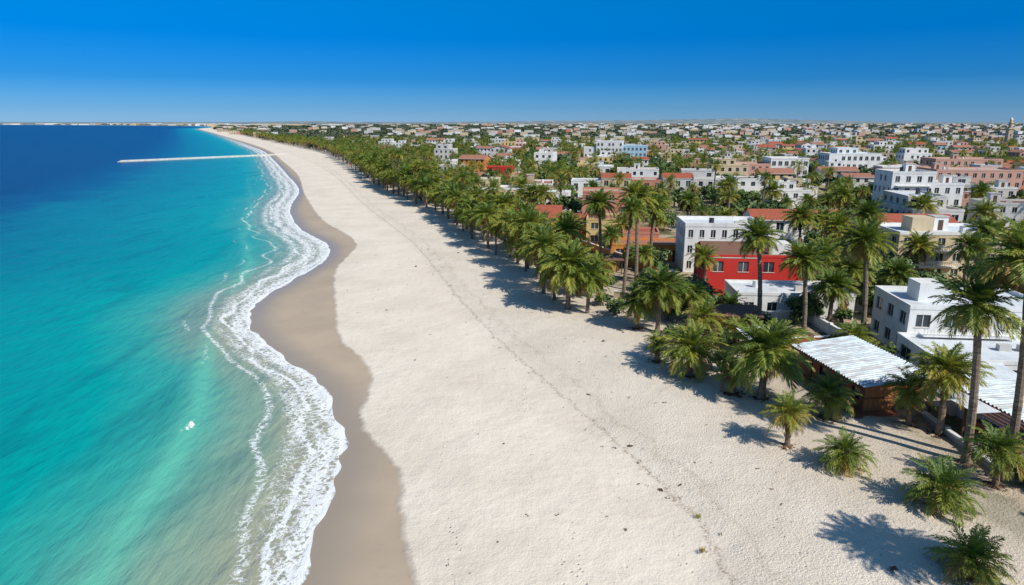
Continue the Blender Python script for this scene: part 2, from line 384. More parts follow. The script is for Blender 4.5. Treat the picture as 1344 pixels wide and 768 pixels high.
# ------------------------------------------------------------------ palms
def palm_mesh(h,r,tr,nf=44,skirt=False,seed=0,st=15,boots=True,lean=None,lw=1.0):
    rs=random.Random(seed); mb=MB()
    u=lambda a,b:a+(b-a)*rs.random()
    lx,ly=lean if lean else (u(-.05,.05)*h,u(-.05,.05)*h)
    path=[];rad=[]; ns=max(6,int(h*1.6))
    for i in range(ns+1):
        t=i/ns; path.append((lx*t*t,ly*t*t,h*t-.1))
        rr=tr*(1.35 if i==0 else 1.0-.28*t)*(1+.07*(i%2)); rad.append(rr)
    mb.tube(path,rad,9,'trunk')
    top=Vector(path[-1])
    if boots:
        bz=h*.25 if h<4 else h-2.0
        for i in range(int((h-bz)*16)):
            z=bz+i/16; a=i*2.4; t=z/h; rr=tr*.95
            c=Vector((lx*t*t+rr*math.cos(a),ly*t*t+rr*math.sin(a),z)); o=Vector((math.cos(a),math.sin(a),0)); s=Vector((-o.y,o.x,0))*.1
            mb.tint=.1; mb.face([c-s,c+s,c+s*.5+o*.14+Vector((0,0,.26)),c-s*.5+o*.14+Vector((0,0,.26))],'frond')
    tot=nf+(20 if skirt else 6)
    for i in range(tot):
        az=i*2.39996+u(-.25,.25)
        q=i/nf
        if i<nf:
            el=math.radians(80-112*q**.85+u(-11,11)); L=r*(.82+.26*math.sin(min(q,1)*2.4)+u(-.14,.12)); dr=math.radians((28 if skirt else 40)+30*q+u(-12,16)); tint=min(1,max(.12,.50+.38*(1-q)+u(-.2,.2)))
            if q>.84 and rs.random()<.6: tint=.15
        else:
            el=math.radians(u(-70,-40)); L=r*u(.45,.65); dr=math.radians(35); tint=u(0,.18)
        hd=Vector((math.cos(az),math.sin(az),0)); side=Vector((-hd.y,hd.x,0))
        P=[];D=[]; p=top+hd*tr*.4+Vector((0,0,u(-.25,.1) if i<nf else u(-.6,-.2)*1.2)); S=8; tw=u(-.3,.3)
        for k in range(S+1):
            t=k/S; e=el-dr*t**1.25; d=hd*math.cos(e)+Vector((0,0,math.sin(e)))+side*tw*t; d.normalize()
            P.append(p.copy()); D.append(d); p=p+d*(L/S)
        mb.tint=min(1,tint*.8)
        for k in range(S):
            w0=side*.035*(1.2-k/S); w1=side*.035*(1.2-(k+1)/S)
            mb.face([P[k]-w0,P[k]+w0,P[k+1]+w1,P[k+1]-w1],'frond')
        nst=st if i<nf else st//2
        for k in range(nst):
            t=.14+.86*(k+.5)/nst; f=t*S; j=min(int(f),S-1); b0=P[j].lerp(P[j+1],f-j); d=D[j]
            up=d.cross(side).normalized(); 
            if up.z<0: up=-up
            ll=L*.30*(math.sin(math.pi*min(1,(t*.80+.16)))**.7)*u(.8,1.15)
            for sg in (-1,1):
                dv=(side*sg*(.95-.45*t)+d*(.45+.55*t)+up*(.28+u(-.16,.16))).normalized()
                tip=b0+dv*ll+Vector((0,0,-ll*u(.12,.45))); md=b0+dv*ll*.45
                ww=d*(.055+.011*r)*(L/3)*lw
                mb.tint=min(1,max(0,tint+u(-.12,.12)))
                mb.face([b0,md-ww,tip,md+ww],'frond')
    return mb.mesh('palm_tree')
near_palms=[
 (22.7,29.5,1.1,1.85,.26,0),(24.9,35.6,1.5,2.1,.26,0),(21.6,40.3,1.35,1.75,.25,0),(19.1,43.4,2.7,1.6,.19,1),
 (29.9,38.1,2.6,1.9,.2,0),(29.9,41.0,11.0,2.5,.27,1),(32.3,40.4,14.2,2.9,.27,1),(30.8,45.3,5.0,2.5,.25,0),(29.4,46.8,3.2,1.8,.2,0),
 (24.0,48.2,2.1,2.0,.24,0),(20.3,51.9,4.4,3.5,.32,0),(18.3,52.9,1.9,1.6,.2,0),(15.7,57,2.8,2.8,.30,0),(13.6,60.6,2.0,1.4,.18,0),
 (17.9,60.5,4.6,2.0,.22,0),(15.6,70,5.2,2.9,.26,0),(13.6,71.2,3.2,2.3,.22,0),(19.4,72,4.0,2.1,.22,0),
 (6.7,79,5.6,3.8,.32,0),(8.9,77.4,4.6,2.5,.24,0),(16.4,88,12.8,2.6,.26,1),(12.2,92,11.4,2.5,.24,1),(19.8,96,10.6,2.4,.24,1),(14.2,84,11.6,2.2,.24,1),
 (23.4,80.5,6.4,1.9,.22,1),(26.2,64,1.4,1.6,.2,0),(22.6,66,1.8,1.6,.2,0),
 (26.2,69.5,10.6,2.4,.26,1),(29.6,66.2,8.9,2.3,.25,1),(35.2,65.5,10.9,2.7,.27,1),(34.6,71.5,4.9,2.6,.24,0),(33.4,63.5,1.8,2.0,.22,0),(38.8,76,5.8,2.3,.22,0),
 (53,87.5,6.4,2.4,.24,1),(45,78,4.8,2.4,.22,0),(24.5,74,2.2,1.8,.2,0),(39,84,6.5,2.4,.22,0),(43,90,8.5,2.4,.22,1),(36.5,78,7,2.2,.22,1),
 (41,96,9,2.4,.22,1),(46,100,8,2.4,.22,0),(51,72,3.6,2.2,.2,0),(33.4,36.8,1.6,1.7,.22,0),(31.5,33.0,1.2,1.5,.22,0),(32.4,58.6,1.6,1.6,.18,0),
 (48.5,92,10,2.4,.24,1),(57,84,7,2.4,.22,1),(63,90,8,2.4,.22,1),
 (29,24,10.5,2.7,.26,1),(25.2,20.5,6.4,2.7,.26,0),(31.5,18,9.5,3.0,.26,1)]
occ=[]
for i,(x,y,h,r,t,sk) in enumerate(near_palms):
    lean=(-.085*h,0) if (h>8 and y<75) else None
    me=palm_mesh(h,r,t,nf=62 if r>2.2 else 52,skirt=bool(sk),seed=100+i,st=22 if r>2.2 else 16,lean=lean,lw=1.2 if (y>60 or r<2.2) else 1.0)
    o=put('palm_tree',me,(x,y,.12),0 if lean else R()*6.28); occ.append((x,y,2.0))
mbm=MB()
for (x,y,h,r,t,sk) in near_palms:
    if y>75: continue
    k=16; rr=.75+.3*R()
    for a in range(26):
        aa=R()*6.28; q=rr*math.sqrt(R()); s=U(.05,.14); cx,cy=x+q*math.cos(aa),y+q*math.sin(aa)
        z=.14+.1*(1-q/rr); a2=R()*3
        dx,dy=s*math.cos(a2)*2,s*math.sin(a2)*2
        mbm.face([(cx-dx,cy-dy,z),(cx+dy*.4,cy-dx*.4,z+.06),(cx+dx,cy+dy,z),(cx-dy*.4,cy+dx*.4,z+.08)],'mulch')
    pts=[(x+rr*(.8+.25*math.sin(a*2.1+x))*math.cos(a*2*math.pi/k),y+rr*(.8+.25*math.sin(a*2.1+x))*math.sin(a*2*math.pi/k),.10) for a in range(k)]
    c=(x,y,.34)
    for a in range(k): mbm.face([pts[a],pts[(a+1)%k],c],'mulch')
mbm.obj('palm_base_litter')
pv_mid=[palm_mesh(U(4.0,6.8),U(2.6,3.3),.24,nf=46,seed=500+i,st=14,boots=False,lw=1.4) for i in range(8)]
pv_tall=[palm_mesh(U(8,10.5),U(2.2,2.6),.22,nf=36,skirt=True,seed=600+i,st=11,boots=False,lw=1.6) for i in range(4)]
pv_far=[palm_mesh(U(4.5,7.5),2.9,.25,nf=24,seed=700+i,st=6,boots=False,lw=2.4) for i in range(5)]
y=83
while y<330:
    for k in range(2 if y<200 else 3):
        x=float(tree(y))+k*U(3.5,5.2)+U(-.8,1.0); yy=y+U(-1.2,1.2)
        if k>0 and R()<.2: continue
        me=random.choice(pv_tall) if (k>0 and R()<.12) else random.choice(pv_mid)
        put('palm_tree',me,(x,yy,.1),R()*6.28,U(.68,1.2)); occ.append((x,yy,1.5))
    y+=U(2.8,4.2)*(1+y/700)

# ------------------------------------------------------------------ broadleaf trees
def broad_mesh(seed,h=5.5,r=3.0,nl=1300,ls=.30,mat='leaf',limbs=True):
    rs=random.Random(seed); u=lambda a,b:a+(b-a)*rs.random(); mb=MB()
    mb.tube([(0,0,-.2),(u(-.1,.1),u(-.1,.1),h*.25),(u(-.3,.3),u(-.3,.3),h*.5)],[.25,.18,.12],6,'trunk')
    cl=[]
    for i in range(14):
        a=u(0,6.28); q=r*.68*math.sqrt(rs.random()); z=h*.42+u(0,h*.42)*(1-.5*(q/r)**2)
        c=Vector((q*math.cos(a),q*math.sin(a),z)); cl.append((c,u(.28,.5)*r,u(-.2,.2)))
        if limbs: mb.tube([(0,0,h*.28),tuple(c*.55+Vector((0,0,h*.15))),tuple(c)],[.12,.07,.03],4,'trunk')
    for i in range(nl):
        c,cr,tt=cl[i%14]
        d=Vector((rs.gauss(0,1),rs.gauss(0,1),rs.gauss(0,1))).normalized(); p=c+d*cr*u(.55,1.08); p.z=c.z+(p.z-c.z)*.75
        nrm=(d+Vector((u(-.7,.7),u(-.7,.7),u(-.2,.9)))).normalized(); a=nrm.orthogonal().normalized(); b=nrm.cross(a); s=ls*u(.6,1.2)
        an=u(0,3.14); a,b=a*math.cos(an)+b*math.sin(an),b*math.cos(an)-a*math.sin(an)
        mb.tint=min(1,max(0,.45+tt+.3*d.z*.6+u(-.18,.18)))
        mb.face([p-a*s,p-b*s*.55,p+a*s,p+b*s*.55],mat)
    return mb.mesh('broadleaf_tree')
bl=[broad_mesh(i,U(4.2,6.2),U(2.4,3.4),1500) for i in range(5)]
blf=[broad_mesh(20+i,U(4.2,6.0),U(2.6,3.6),240,.68,'leaf',False) for i in range(4)]
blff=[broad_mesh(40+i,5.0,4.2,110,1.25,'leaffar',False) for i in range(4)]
bush=[broad_mesh(60+i,1.6,1.1,420,.16,'leaf',False) for i in range(3)]

# ------------------------------------------------------------------ buildings
def facade(mb,p0,p1,z0,z1,st,cw,wall,rs,near=True,door=False,skip=.12,wf=.42,hf=.48):
    p0=Vector(p0);p1=Vector(p1); L=(p1-p0).length; d=(p1-p0)/L; nrm=Vector((d.y,-d.x,0))
    n=max(1,int(L/cw)); us=[0]
    for i in range(n):
        a=L/n*i; w=L/n*wf; c=a+L/n/2; us+= [c-w/2,c+w/2]
    us.append(L)
    zs=[z0]; sh_=(z1-z0)/st
    for s in range(st):
        b=z0+s*sh_; zs+=[b+sh_*.30,b+sh_*(.30+hf)]
    zs.append(z1)
    P=lambda u_,z,o=0: tuple(p0+d*u_-nrm*o+Vector((0,0,z)))
    dc=rs.randrange(n) if door else -1
    for i in range(len(us)-1):
        for j in range(len(zs)-1):
            u0,u1,a,b=us[i],us[i+1],zs[j],zs[j+1]
            win=(i%2==1 and j%2==1)
            isdoor=door and i==dc*2+1 and j in(0,1)
            if isdoor or (win and rs.random()>skip):
                o=.14
                mb.face([P(u0,a,o),P(u1,a,o),P(u1,b,o),P(u0,b,o)],'wooddk' if isdoor else 'glass')
                mb.face([P(u0,a),P(u1,a),P(u1,a,o),P(u0,a,o)],wall); mb.face([P(u0,b,o),P(u1,b,o),P(u1,b),P(u0,b)],wall)
                mb.face([P(u0,a),P(u0,a,o),P(u0,b,o),P(u0,b)],wall); mb.face([P(u1,a,o),P(u1,a),P(u1,b),P(u1,b,o)],wall)
                if near and not isdoor:
                    um=(u0+u1)/2
                    mb.face([P(um-.03,a,o-.04),P(um+.03,a,o-.04),P(um+.03,b,o-.04),P(um-.03,b,o-.04)],'white')
                    mb.face([P(u0-.08,a-.08,-.06),P(u1+.08,a-.08,-.06),P(u1+.08,a,-.06),P(u0-.08,a,-.06)],'white2')
                    mb.face([P(u0-.08,a,-.06),P(u1+.08,a,-.06),P(u1+.08,a,0),P(u0-.08,a,0)],'white2')
            else: mb.face([P(u0,a),P(u1,a),P(u1,b),P(u0,b)],wall)
def block(mb,x0,x1,y0,y1,z0,z1,st,wall,roof,rs,near=True,par=.35,cw=2.2,door=False,trim=None,skip=.12,wf=.42,hf=.48):
    zt=z1
    facade(mb,(x0,y0,0),(x1,y0,0),z0,zt,st,cw,wall,rs,near,door,skip,wf,hf)
    facade(mb,(x1,y0,0),(x1,y1,0),z0,zt,st,cw,wall,rs,near,False,skip,wf,hf)
    facade(mb,(x1,y1,0),(x0,y1,0),z0,zt,st,cw,wall,rs,near,False,skip,wf,hf)
    facade(mb,(x0,y1,0),(x0,y0,0),z0,zt,st,cw,wall,rs,near,False,skip,wf,hf)
    mb.face([(x0,y0,zt),(x1,y0,zt),(x1,y1,zt),(x0,y1,zt)],roof)
    if par>0:
        t=.18; e=.05; w=trim or wall; z2=zt+par
        mb.box(x0-e,x1+e,y0-e,y0+t,zt-.03,z2,w); mb.box(x0-e,x1+e,y1-t,y1+e,zt-.03,z2,w)
        mb.box(x0-e,x0+t,y0+t,y1-t,zt-.03,z2-.003,w); mb.box(x1-t,x1+e,y0+t,y1-t,zt-.03,z2-.003,w)
def gable(mb,x0,x1,y0,y1,z,rh,roof,wall,ov=.35):
    cy=(y0+y1)/2
    X0,X1,Y0,Y1=x0-ov,x1+ov,y0-ov,y1+ov; zz=z-ov*rh/((y1-y0)/2)
    mb.face([(X0,Y0,zz+.02),(X1,Y0,zz+.02),(X1,cy,z+rh),(X0,cy,z+rh)],roof)
    mb.face([(X1,Y1,zz+.02),(X0,Y1,zz+.02),(X0,cy,z+rh),(X1,cy,z+rh)],roof)
    mb.face([(x0,y1,z),(x0,y0,z),(x0,cy,z+rh-.05)],wall); mb.face([(x1,y0,z),(x1,y1,z),(x1,cy,z+rh-.05)],wall)
    mb.box(X0,X1,Y0-.04,Y0+.02,zz-.12,zz+.02,'white2')
def roofstuff(mb,x0,x1,y0,y1,z,rs,wall):
    u=lambda a,b:a+(b-a)*rs.random()
    if min(x1-x0,y1-y0)<3.5: return
    if rs.random()<.7:
        a=u(x0+.5,x1-2.6); b=u(y0+.5,y1-2.6); mb.box(a,a+2,b,b+2,z,z+1.9,wall); mb.box(a-.1,a+2.1,b-.1,b+2.1,z+1.9,z+2.03,'rooflt')
        mb.box(a+.6,a+1.3,b-.03,b+.01,z,z+1.5,'wooddk')
    for k in range(rs.randrange(1,4)):
        a=u(x0+.7,x1-.7); b=u(y0+.7,y1-.7)
        if rs.random()<.5: mb.cyl(a,b,z+.3,z+1.1,.38,.38,10,rs.choice(['tank','white','roofwh'])); mb.box(a-.35,a+.35,b-.35,b+.35,z,z+.3,'concrete')
        else: mb.box(a-.4,a+.4,b-.2,b+.2,z+.05,z+.6,'rooflt')
def balcony(mb,x0,x1,y,z,k,d=1.0):
    mb.box(x0,x1,y-d,y-.01,z-.12,z,k); mb.box(x0,x1,y-d-.03,y-d+.05,z+.55,z+.63,k)
    n=int((x1-x0)/.3)
    for i in range(n+1): mb.box(x0+i*(x1-x0)/n-.025,x0+i*(x1-x0)/n+.025,y-d,y-d+.04,z,z+.55,k)
def rnd_house(x,y,seed,near,rot,wall=None,maxs=3):
    rs=random.Random(seed); u=lambda a,b:a+(b-a)*rs.random(); mb=MB()
    wall=wall or rs.choices(['white','white2','cream','pink','salmon','sandst','yellow','blue','orange'],[34,20,16,14,6,9,3,2,1])[0]
    w=u(7,14); d=u(6,10); st=rs.choices([1,2,3],[3,5,3])[0]; st=min(st,maxs); h=st*2.35+.3
    if rs.random()<.24:
        rf=rs.choice(['tile','tile2','tile2']); block(mb,-w/2,w/2,-d/2,d/2,0,h,st,wall,'rooflt',rs,near,0); gable(mb,-w/2,w/2,-d/2,d/2,h,u(.9,1.5),rf,wall)
    else:
        rf=rs.choices(['rooflt','roofwh','tile2','sandst','roofbr'],[5,5,1.6,3,.6])[0]
        block(mb,-w/2,w/2,-d/2,d/2,0,h,st,wall,rf,rs,near,.4,trim=rs.choice([None,None,'white']))
        if st>1 and near: balcony(mb,-w/2+.8,w/2-w*.4,-d/2,h/st,'white')
        if rs.random()<.5:
            a=u(-w/2+.4,-.5); b=u(a+3,w/2-.2); block(mb,a,b,-d/2+1.5,d/2-.3,h,h+2.1,1,wall,rs.choice(['rooflt','roofwh']),rs,near,.25)
            roofstuff(mb,-w/2,w/2,-d/2,-d/2+1.4,h,rs,wall); mb.cyl((a+b)/2,0,h+2.1,h+3,.4,.4,9,'tank')
        else: roofstuff(mb,-w/2,w/2,-d/2,d/2,h,rs,wall)
    if rs.random()<.5:
        s=rs.choice([-1,1]); a=w/2*s; b=a+s*u(2.5,5)
        block(mb,min(a+s*.01,b),max(a+s*.01,b),-d/2+.6,d/2-.8,0,2.3,1,rs.choice([wall,'white']),'rooflt',rs,near,.2)
    nm={'white':'white_house','white2':'white_house','cream':'cream_house','pink':'pink_house','salmon':'salmon_house','sandst':'sandstone_house','yellow':'yellow_house','blue':'pale_blue_house','orange':'orange_house'}[wall]
    return mb,nm
rs=random.Random(11)
def special(name,x,y,rot,fn,rad):
    mb=MB(); fn(mb); o=mb.obj(name,(x,y,.05),math.radians(rot)); occ.append((x,y,rad)); return o
def villa(mb):
    block(mb,0,13,2,10,0,5.0,2,'white','roofwh',rs,True,.35,cw=2.6,wf=.5,skip=0)
    balcony(mb,1,9,2,2.75,'white',1.1)
    block(mb,-.8,15,-5.5,1.98,0,2.4,1,'white','roofwh',rs,True,.3,cw=2.6,door=True,wf=.55,hf=.5,skip=0)
    block(mb,13.02,22,-3,8,0,3.6,1,'white2','rooflt',rs,True,.3,cw=3)
    mb.box(2,4.2,5,7.5,5.0,6.8,'white'); mb.cyl(9,6,5.0,5.9,.4,.4,10,'tank'); mb.box(6.4,7.2,7,7.5,5.0,5.6,'rooflt')
    for k in range(3): mb.box(6+k*1.7,7+k*1.7,-2,-1.4,2.4,2.95,'concrete')
special('white_villa',37.0,59.5,-6,villa,1)
for px,py in ((42,58),(50,60),(44,66),(56,62),(40,64),(48,55)): occ.append((px,py,6))
def redh(mb):
    block(mb,0,12.5,0,8,0,5.4,2,'red','roofbr',rs,True,.25,cw=3.1,trim='red',skip=.3)
    gable(mb,0,6.6,.2,7.8,5.42,1.3,'roofbr','red',.2)
    mb.box(8.3,11,2,5,5.4,6.8,'white')
special('red_house',24.6,85,-5,redh,1); occ+= [(30,89,8),(33,86,7)]
def lowwhite(mb):
    block(mb,0,13,0,6.5,0,2.8,1,'white','roofwh',rs,True,.3,cw=2.6,door=True,hf=.4)
    mb.cyl(3,4,2.8,3.6,.38,.38,10,'white'); mb.box(7,8,2,2.6,2.8,3.4,'rooflt')
special('white_beach_house',25.8,75.5,-4,lowwhite,1); occ+= [(29,78,5),(35,78,5)]
def whi3(mb):
    block(mb,0,11.4,0,8,0,7.0,3,'white','roofwh',rs,True,.5,cw=1.6,skip=.05)
    roofstuff(mb,0,11,0,8,7.0,rs,'white')
special('white_house',25.6,100,-4,whi3,1); occ+= [(30,104,7),(35,104,6)]
def yel(mb):
    block(mb,0,14,0,9,0,6.6,3,'cream','roofwh',rs,True,.4,cw=2.3,trim='white',skip=0)
    block(mb,14.02,22,1,9,0,4.4,2,'yellow','roofwh',rs,True,.4,cw=2.3,trim='white')
    for s in (1,2): balcony(mb,1,8,0,s*2.2,'white')
    mb.box(3,6,3,6,6.6,8.6,'cream'); roofstuff(mb,6,14,0,9,6.6,rs,'white')
    gable(mb,15,21,2,8,4.85,.9,'tile','white')
special('cream_apartment_house',54.5,95,-3,yel,1); occ+= [(60,100,9),(70,100,9),(78,100,6)]
def redroof(mb):
    block(mb,0,15,0,8,0,5.6,2,'white','rooflt',rs,True,0,cw=2.6); gable(mb,0,15,0,8,5.6,1.3,'tile','white')
special('red_roofed_house',58,112,-5,redroof,1); occ+= [(62,116,8),(70,116,7)]
special('red_roofed_house',42,118,-5,redroof,1); occ+= [(47,122,8),(54,122,7)]
def wtower(mb):
    block(mb,0,9.5,0,9,0,10.6,4,'white','rooflt',rs,True,.5,cw=2.0,skip=.1)
    block(mb,9.52,16.5,1.2,9,0,8,3,'white','rooflt',rs,True,.5,cw=2.0)
    roofstuff(mb,0,9,0,9,10.6,rs,'white'); roofstuff(mb,10,16,1,9,8,rs,'white')
    for s in range(1,4): balcony(mb,.8,8.6,0,s*2.65,'white')
special('white_apartment_block',86,156,-4,wtower,1); occ+= [(92,161,8),(100,161,8)]
def yelsm(mb): block(mb,0,6,0,7,0,4.6,2,'yellow','tile2',rs,True,.3,cw=2.4)
special('yellow_house',13.6,124,-8,yelsm,1); occ.append((17,127,6))
def oran(mb):
    block(mb,0,12,0,6,0,2.6,1,'orange','tile2',rs,True,.3,cw=3,door=True)
    block(mb,2,8,6.02,12,0,3.6,1,'salmon','tile',rs,True,.3,cw=3)
special('orange_house',16,109,-8,oran,1); occ+= [(20,113,6),(26,113,6)]
def redr(mb):
    block(mb,0,9,0,6,0,3.6,1,'red','rooflt',rs,True,0,cw=3,door=True); gable(mb,0,9,0,6,3.6,1.3,'tile','red')
    block(mb,9.3,15,1,7,0,2.4,1,'cream','tile2',rs,True,.2,cw=3)
special('red_roofed_house',1,143,-10,redr,1); occ+= [(5,146,6),(13,146,5)]
special('red_roofed_house',7,129,-10,redr,1); occ+= [(11,132,6),(18,132,5)]
def whs(mb): block(mb,0,7.5,0,6,0,4.6,2,'white','roofwh',rs,True,.35,cw=2); block(mb,7.52,13,0,5,0,3,1,'white','tile',rs,True,.2)
special('white_house',6.7,172,-10,whs,1); occ.append((12,175,8))
def longred(mb):
    for k in range(4):
        a=k*8.6; hh=[5.4,6.4,5.8,6.6][k]; wl=['white','cream','salmon','white2'][k]
        block(mb,a,a+8.4,0,8,0,hh,2,wl,'rooflt',rs,True,0 if k%2 else .3,cw=2.2)
        if k%2: gable(mb,a,a+8.4,0,8,hh,1.2,'tile',wl,.1)
special('terrace_houses',17,198,-8,longred,1); occ+= [(22,200,7),(30,200,7),(38,200,7),(47,199,7)]
def redb(mb): block(mb,0,8.5,0,7,0,6.2,2,'red','tile',rs,True,.3,cw=2.3); block(mb,8.52,13,0,6,0,4,1,'cream','tile',rs,True,.2)
special('red_house',-9,246,-12,redb,1); occ.append((-3,250,8))
def hotel(mb):
    block(mb,0,14,0,10,0,11.3,4,'white','roofwh',rs,True,.6,cw=2,wf=.55); block(mb,14.02,27,1,10,0,9,3,'blue','roofwh',rs,True,.6,cw=2,wf=.5)
    block(mb,-7,-.02,1,10,0,8,3,'white','roofwh',rs,True,.5,cw=2)
special('white_hotel',46,380,-12,hotel,1); occ+= [(50,385,14),(65,385,12)]
def bluew(mb): block(mb,0,20,0,12,0,9.3,3,'white','blue',rs,True,.5,cw=2.2,wf=.55); block(mb,4,12,3,10,9.3,11.6,1,'white','blue',rs,True,.3)
special('white_apartment_block',126,276,-4,bluew,1); occ+= [(134,282,10),(143,282,10)]
def pinkw(mb): block(mb,0,14,0,11,0,7.2,3,'pink','rooflt',rs,True,.5,cw=2.1); block(mb,14.02,27,0,11,0,9.2,3,'white','rooflt',rs,True,.5,cw=2.1,wf=.6)
special('pink_and_white_apartments',77,245,-5,pinkw,1); occ+= [(84,251,9),(97,251,9)]
def pinkb(mb): block(mb,0,24,0,12,0,8,3,'pink','rooflt',rs,True,.5,cw=2.2); block(mb,24.02,34,1,12,0,6,2,'salmon','tile2',rs,True,.5,cw=2.2); roofstuff(mb,0,24,0,12,8,rs,'pink')
special('pink_apartment_block',160,262,-5,pinkb,1); occ+= [(167,268,10),(182,268,10)]
special('pink_apartment_block',124,202,-5,pinkb,1); occ+= [(131,208,10),(146,208,10)]
def minaret(mb):
    mb.box(-2,2,-2,2,0,16,'sandst'); mb.box(-2.6,2.6,-2.6,2.6,16,16.7,'cream'); 
    mb.cyl(0,0,16.7,21,1.5,1.4,12,'sandst'); mb.cyl(0,0,21,21.5,2,2,12,'cream'); mb.cyl(0,0,21.5,23.5,1.2,1.1,12,'cream')
    for k in range(5): mb.cyl(0,0,23.5+k*.4,23.9+k*.4,1.25*math.cos(k*.28),1.25*math.cos((k+1)*.29),12,'white')
    for s in (-1,1):
        for z in (5,10): mb.box(-.5,.5,2.0*s-.05,2.0*s+.05,z,z+2,'glass')
special('mosque_minaret',420,592,0,minaret,6)

# ---- beach hut with corrugated roof
hut=empty('beach_hut',(27.2,49.2,.05)); hut.rotation_euler=(0,0,math.radians(8))
def corr(mb,x0,x1,y0,y1,zl,zr,k,pitch=.36,amp=.07):
    n=int((y1-y0)/pitch*6)
    for i in range(n):
        a=y0+(y1-y0)*i/n; b=y0+(y1-y0)*(i+1)/n
        za=amp*math.sin(2*math.pi*a/pitch); zb=amp*math.sin(2*math.pi*b/pitch)
        mb.face([(x0,a,zl+za),(x1,a,zr+za),(x1,b,zr+zb),(x0,b,zl+zb)],k)
mb=MB(); corr(mb,-.5,5.5,-.5,9.9,2.35,2.95,'metal'); mb.box(-.53,-.46,-.5,9.9,2.12,2.27,'wooddk'); mb.obj('roof',parent=hut)
mb=MB()
for k in range(int(5/.25)): mb.box(k*.25+.01,k*.25+.24,-.04,.02,0,2.3+.1*(k*.25)+.02,'woodlt')
for k in range(int(9.3/.25)):
    a=k*.25; op=(k%9) in (2,3,4,5)
    if op: mb.box(-.03,.03,a+.01,a+.24,0,.9,'wood'); mb.box(-.03,.03,a+.01,a+.24,1.75,2.25,'wood')
    else: mb.box(-.03,.03,a+.01,a+.24,0,2.25,'wood')
mb.box(.1,.14,0.1,9.2,0,2.0,'glass')
mb.box(4.95,5.0,0.05,9.3,0,2.7,'wood'); mb.box(.05,4.9,9.25,9.3,0,2.1,'wood'); mb.box(-.06,5.06,-.1,-.045,1.15,1.25,'wood')
mb.obj('walls',parent=hut)
mb=MB(); mb.box(-1.3,5.3,-1.2,9.8,.0,.14,'wood')
for y_ in (-.4,3,6.6,9.8): mb.box(-.45,-.33,y_-.06,y_+.06,.14,2.15,'wooddk')
mb.obj('deck_and_posts',parent=hut)
per=empty('beach_bar_pergola',(32.5,41.5,.05)); per.rotation_euler=(0,0,math.radians(6))
mb=MB()
for i in range(3):
    for j in range(3): mb.box(i*3.9-.07,i*3.9+.07,j*3.4-.07,j*3.4+.07,0,2.25,'wooddk')
for j in range(3): mb.box(-.4,8.3,j*3.4-.06,j*3.4+.06,2.25,2.4,'wooddk')
for i in range(18): mb.box(i*.46-.03,i*.46+.03,-.5,7.3,2.4,2.5,'wood')
mb.obj('frame',parent=per)
mb=MB(); corr(mb,1.6,8.4,.2,7.5,2.62,2.72,'metal'); mb.box(-.5,1.4,2,7.4,2.53,2.57,'roofwh'); mb.obj('roof_sheets',parent=per)
mb=MB(); mb.box(2.2,7.8,4.3,7.0,0,1.9,'white'); mb.box(1.4,2.1,.6,4.0,0,1.0,'woodlt'); mb.box(1.3,2.2,.5,4.1,1.0,1.07,'wooddk'); mb.obj('bar_counter',parent=per)
def lounger(x,y,rot):
    mb=MB(); 
    for (a,b) in ((-.25,0),(.25,0),(-.25,1.4),(.25,1.4)): mb.box(a-.03,a+.03,b-.03,b+.03,0,.3,'white')
    mb.box(-.32,.32,-.1,1.25,.3,.38,'fabric')
    mb.face([(-.32,1.25,.38),(.32,1.25,.38),(.32,1.8,.85),(-.32,1.8,.85)],'fabric'); mb.face([(-.32,1.25,.3),(-.32,1.8,.78),(.32,1.8,.78),(.32,1.25,.3)],'fabric')
    mb.obj('sun_lounger',(x,y,.12),math.radians(rot))
for k in range(4): lounger(33.4+k*1.25,39.9+U(-.2,.2),U(-12,12)+170)
def shade(x,y,w,d,h,k,rot=0):
    mb=MB()
    for a in (0.1,w-.1):
        for b in (.1,d-.1): mb.box(a-.06,a+.06,b-.06,b+.06,0,h,'wooddk')
    mb.face([(-.2,-.2,h),(w+.2,-.2,h),(w+.2,d+.2,h+.35),(-.2,d+.2,h+.35)],k); mb.box(-.2,w+.2,-.25,-.19,h-.12,h,'wooddk')
    mb.box(.5,w-.5,d*.6,d-.4,0,h*.7,'woodlt')
    mb.obj('shade_shelter',(x,y,.08),math.radians(rot)); occ.append((x+w/2,y+d/2,3))
shade(21.5,69,4.6,3.2,2.2,'roofbr',-6); shade(18,76.5,5,3.6,2.4,'roofbr',5); shade(22.5,61.5,3,2.5,2.0,'roofwh',8); shade(12.2,98,4,3,2.3,'roofbr',0)
shade(36.5,50.5,4,3,2.1,'roofwh',0)
def wall(x0,y0,x1,y1,h,k,nm='garden_wall'):
    L=math.hypot(x1-x0,y1-y0); mb=MB(); mb.box(0,L,-.12,.12,-.1,h,k); mb.box(-.05,L+.05,-.17,.17,h,h+.1,'white')
    for i in range(int(L/3)+1): mb.box(i*3-.18,i*3+.18,-.2,.2,-.1,h+.22,k)
    mb.obj(nm,(x0,y0,.05),math.atan2(y1-y0,x1-x0))
wall(34.5,54,33.3,74,1.2,'white'); wall(21.5,79,23,96,1.3,'white'); wall(20.5,82,13,84.5,1.0,'sandst'); wall(21,98,12,121,1.5,'orange'); wall(33.2,74.3,25.3,73.6,1.2,'white2')
wall(31,39.2,31.3,48,.55,'stone'); wall(33.7,48.5,40,49,.9,'white2'); wall(6,106,11,104,1.2,'white'); wall(-1,127,-6,150,1.2,'white'); wall(24,64.5,32,65.5,1.0,'wood','timber_fence')
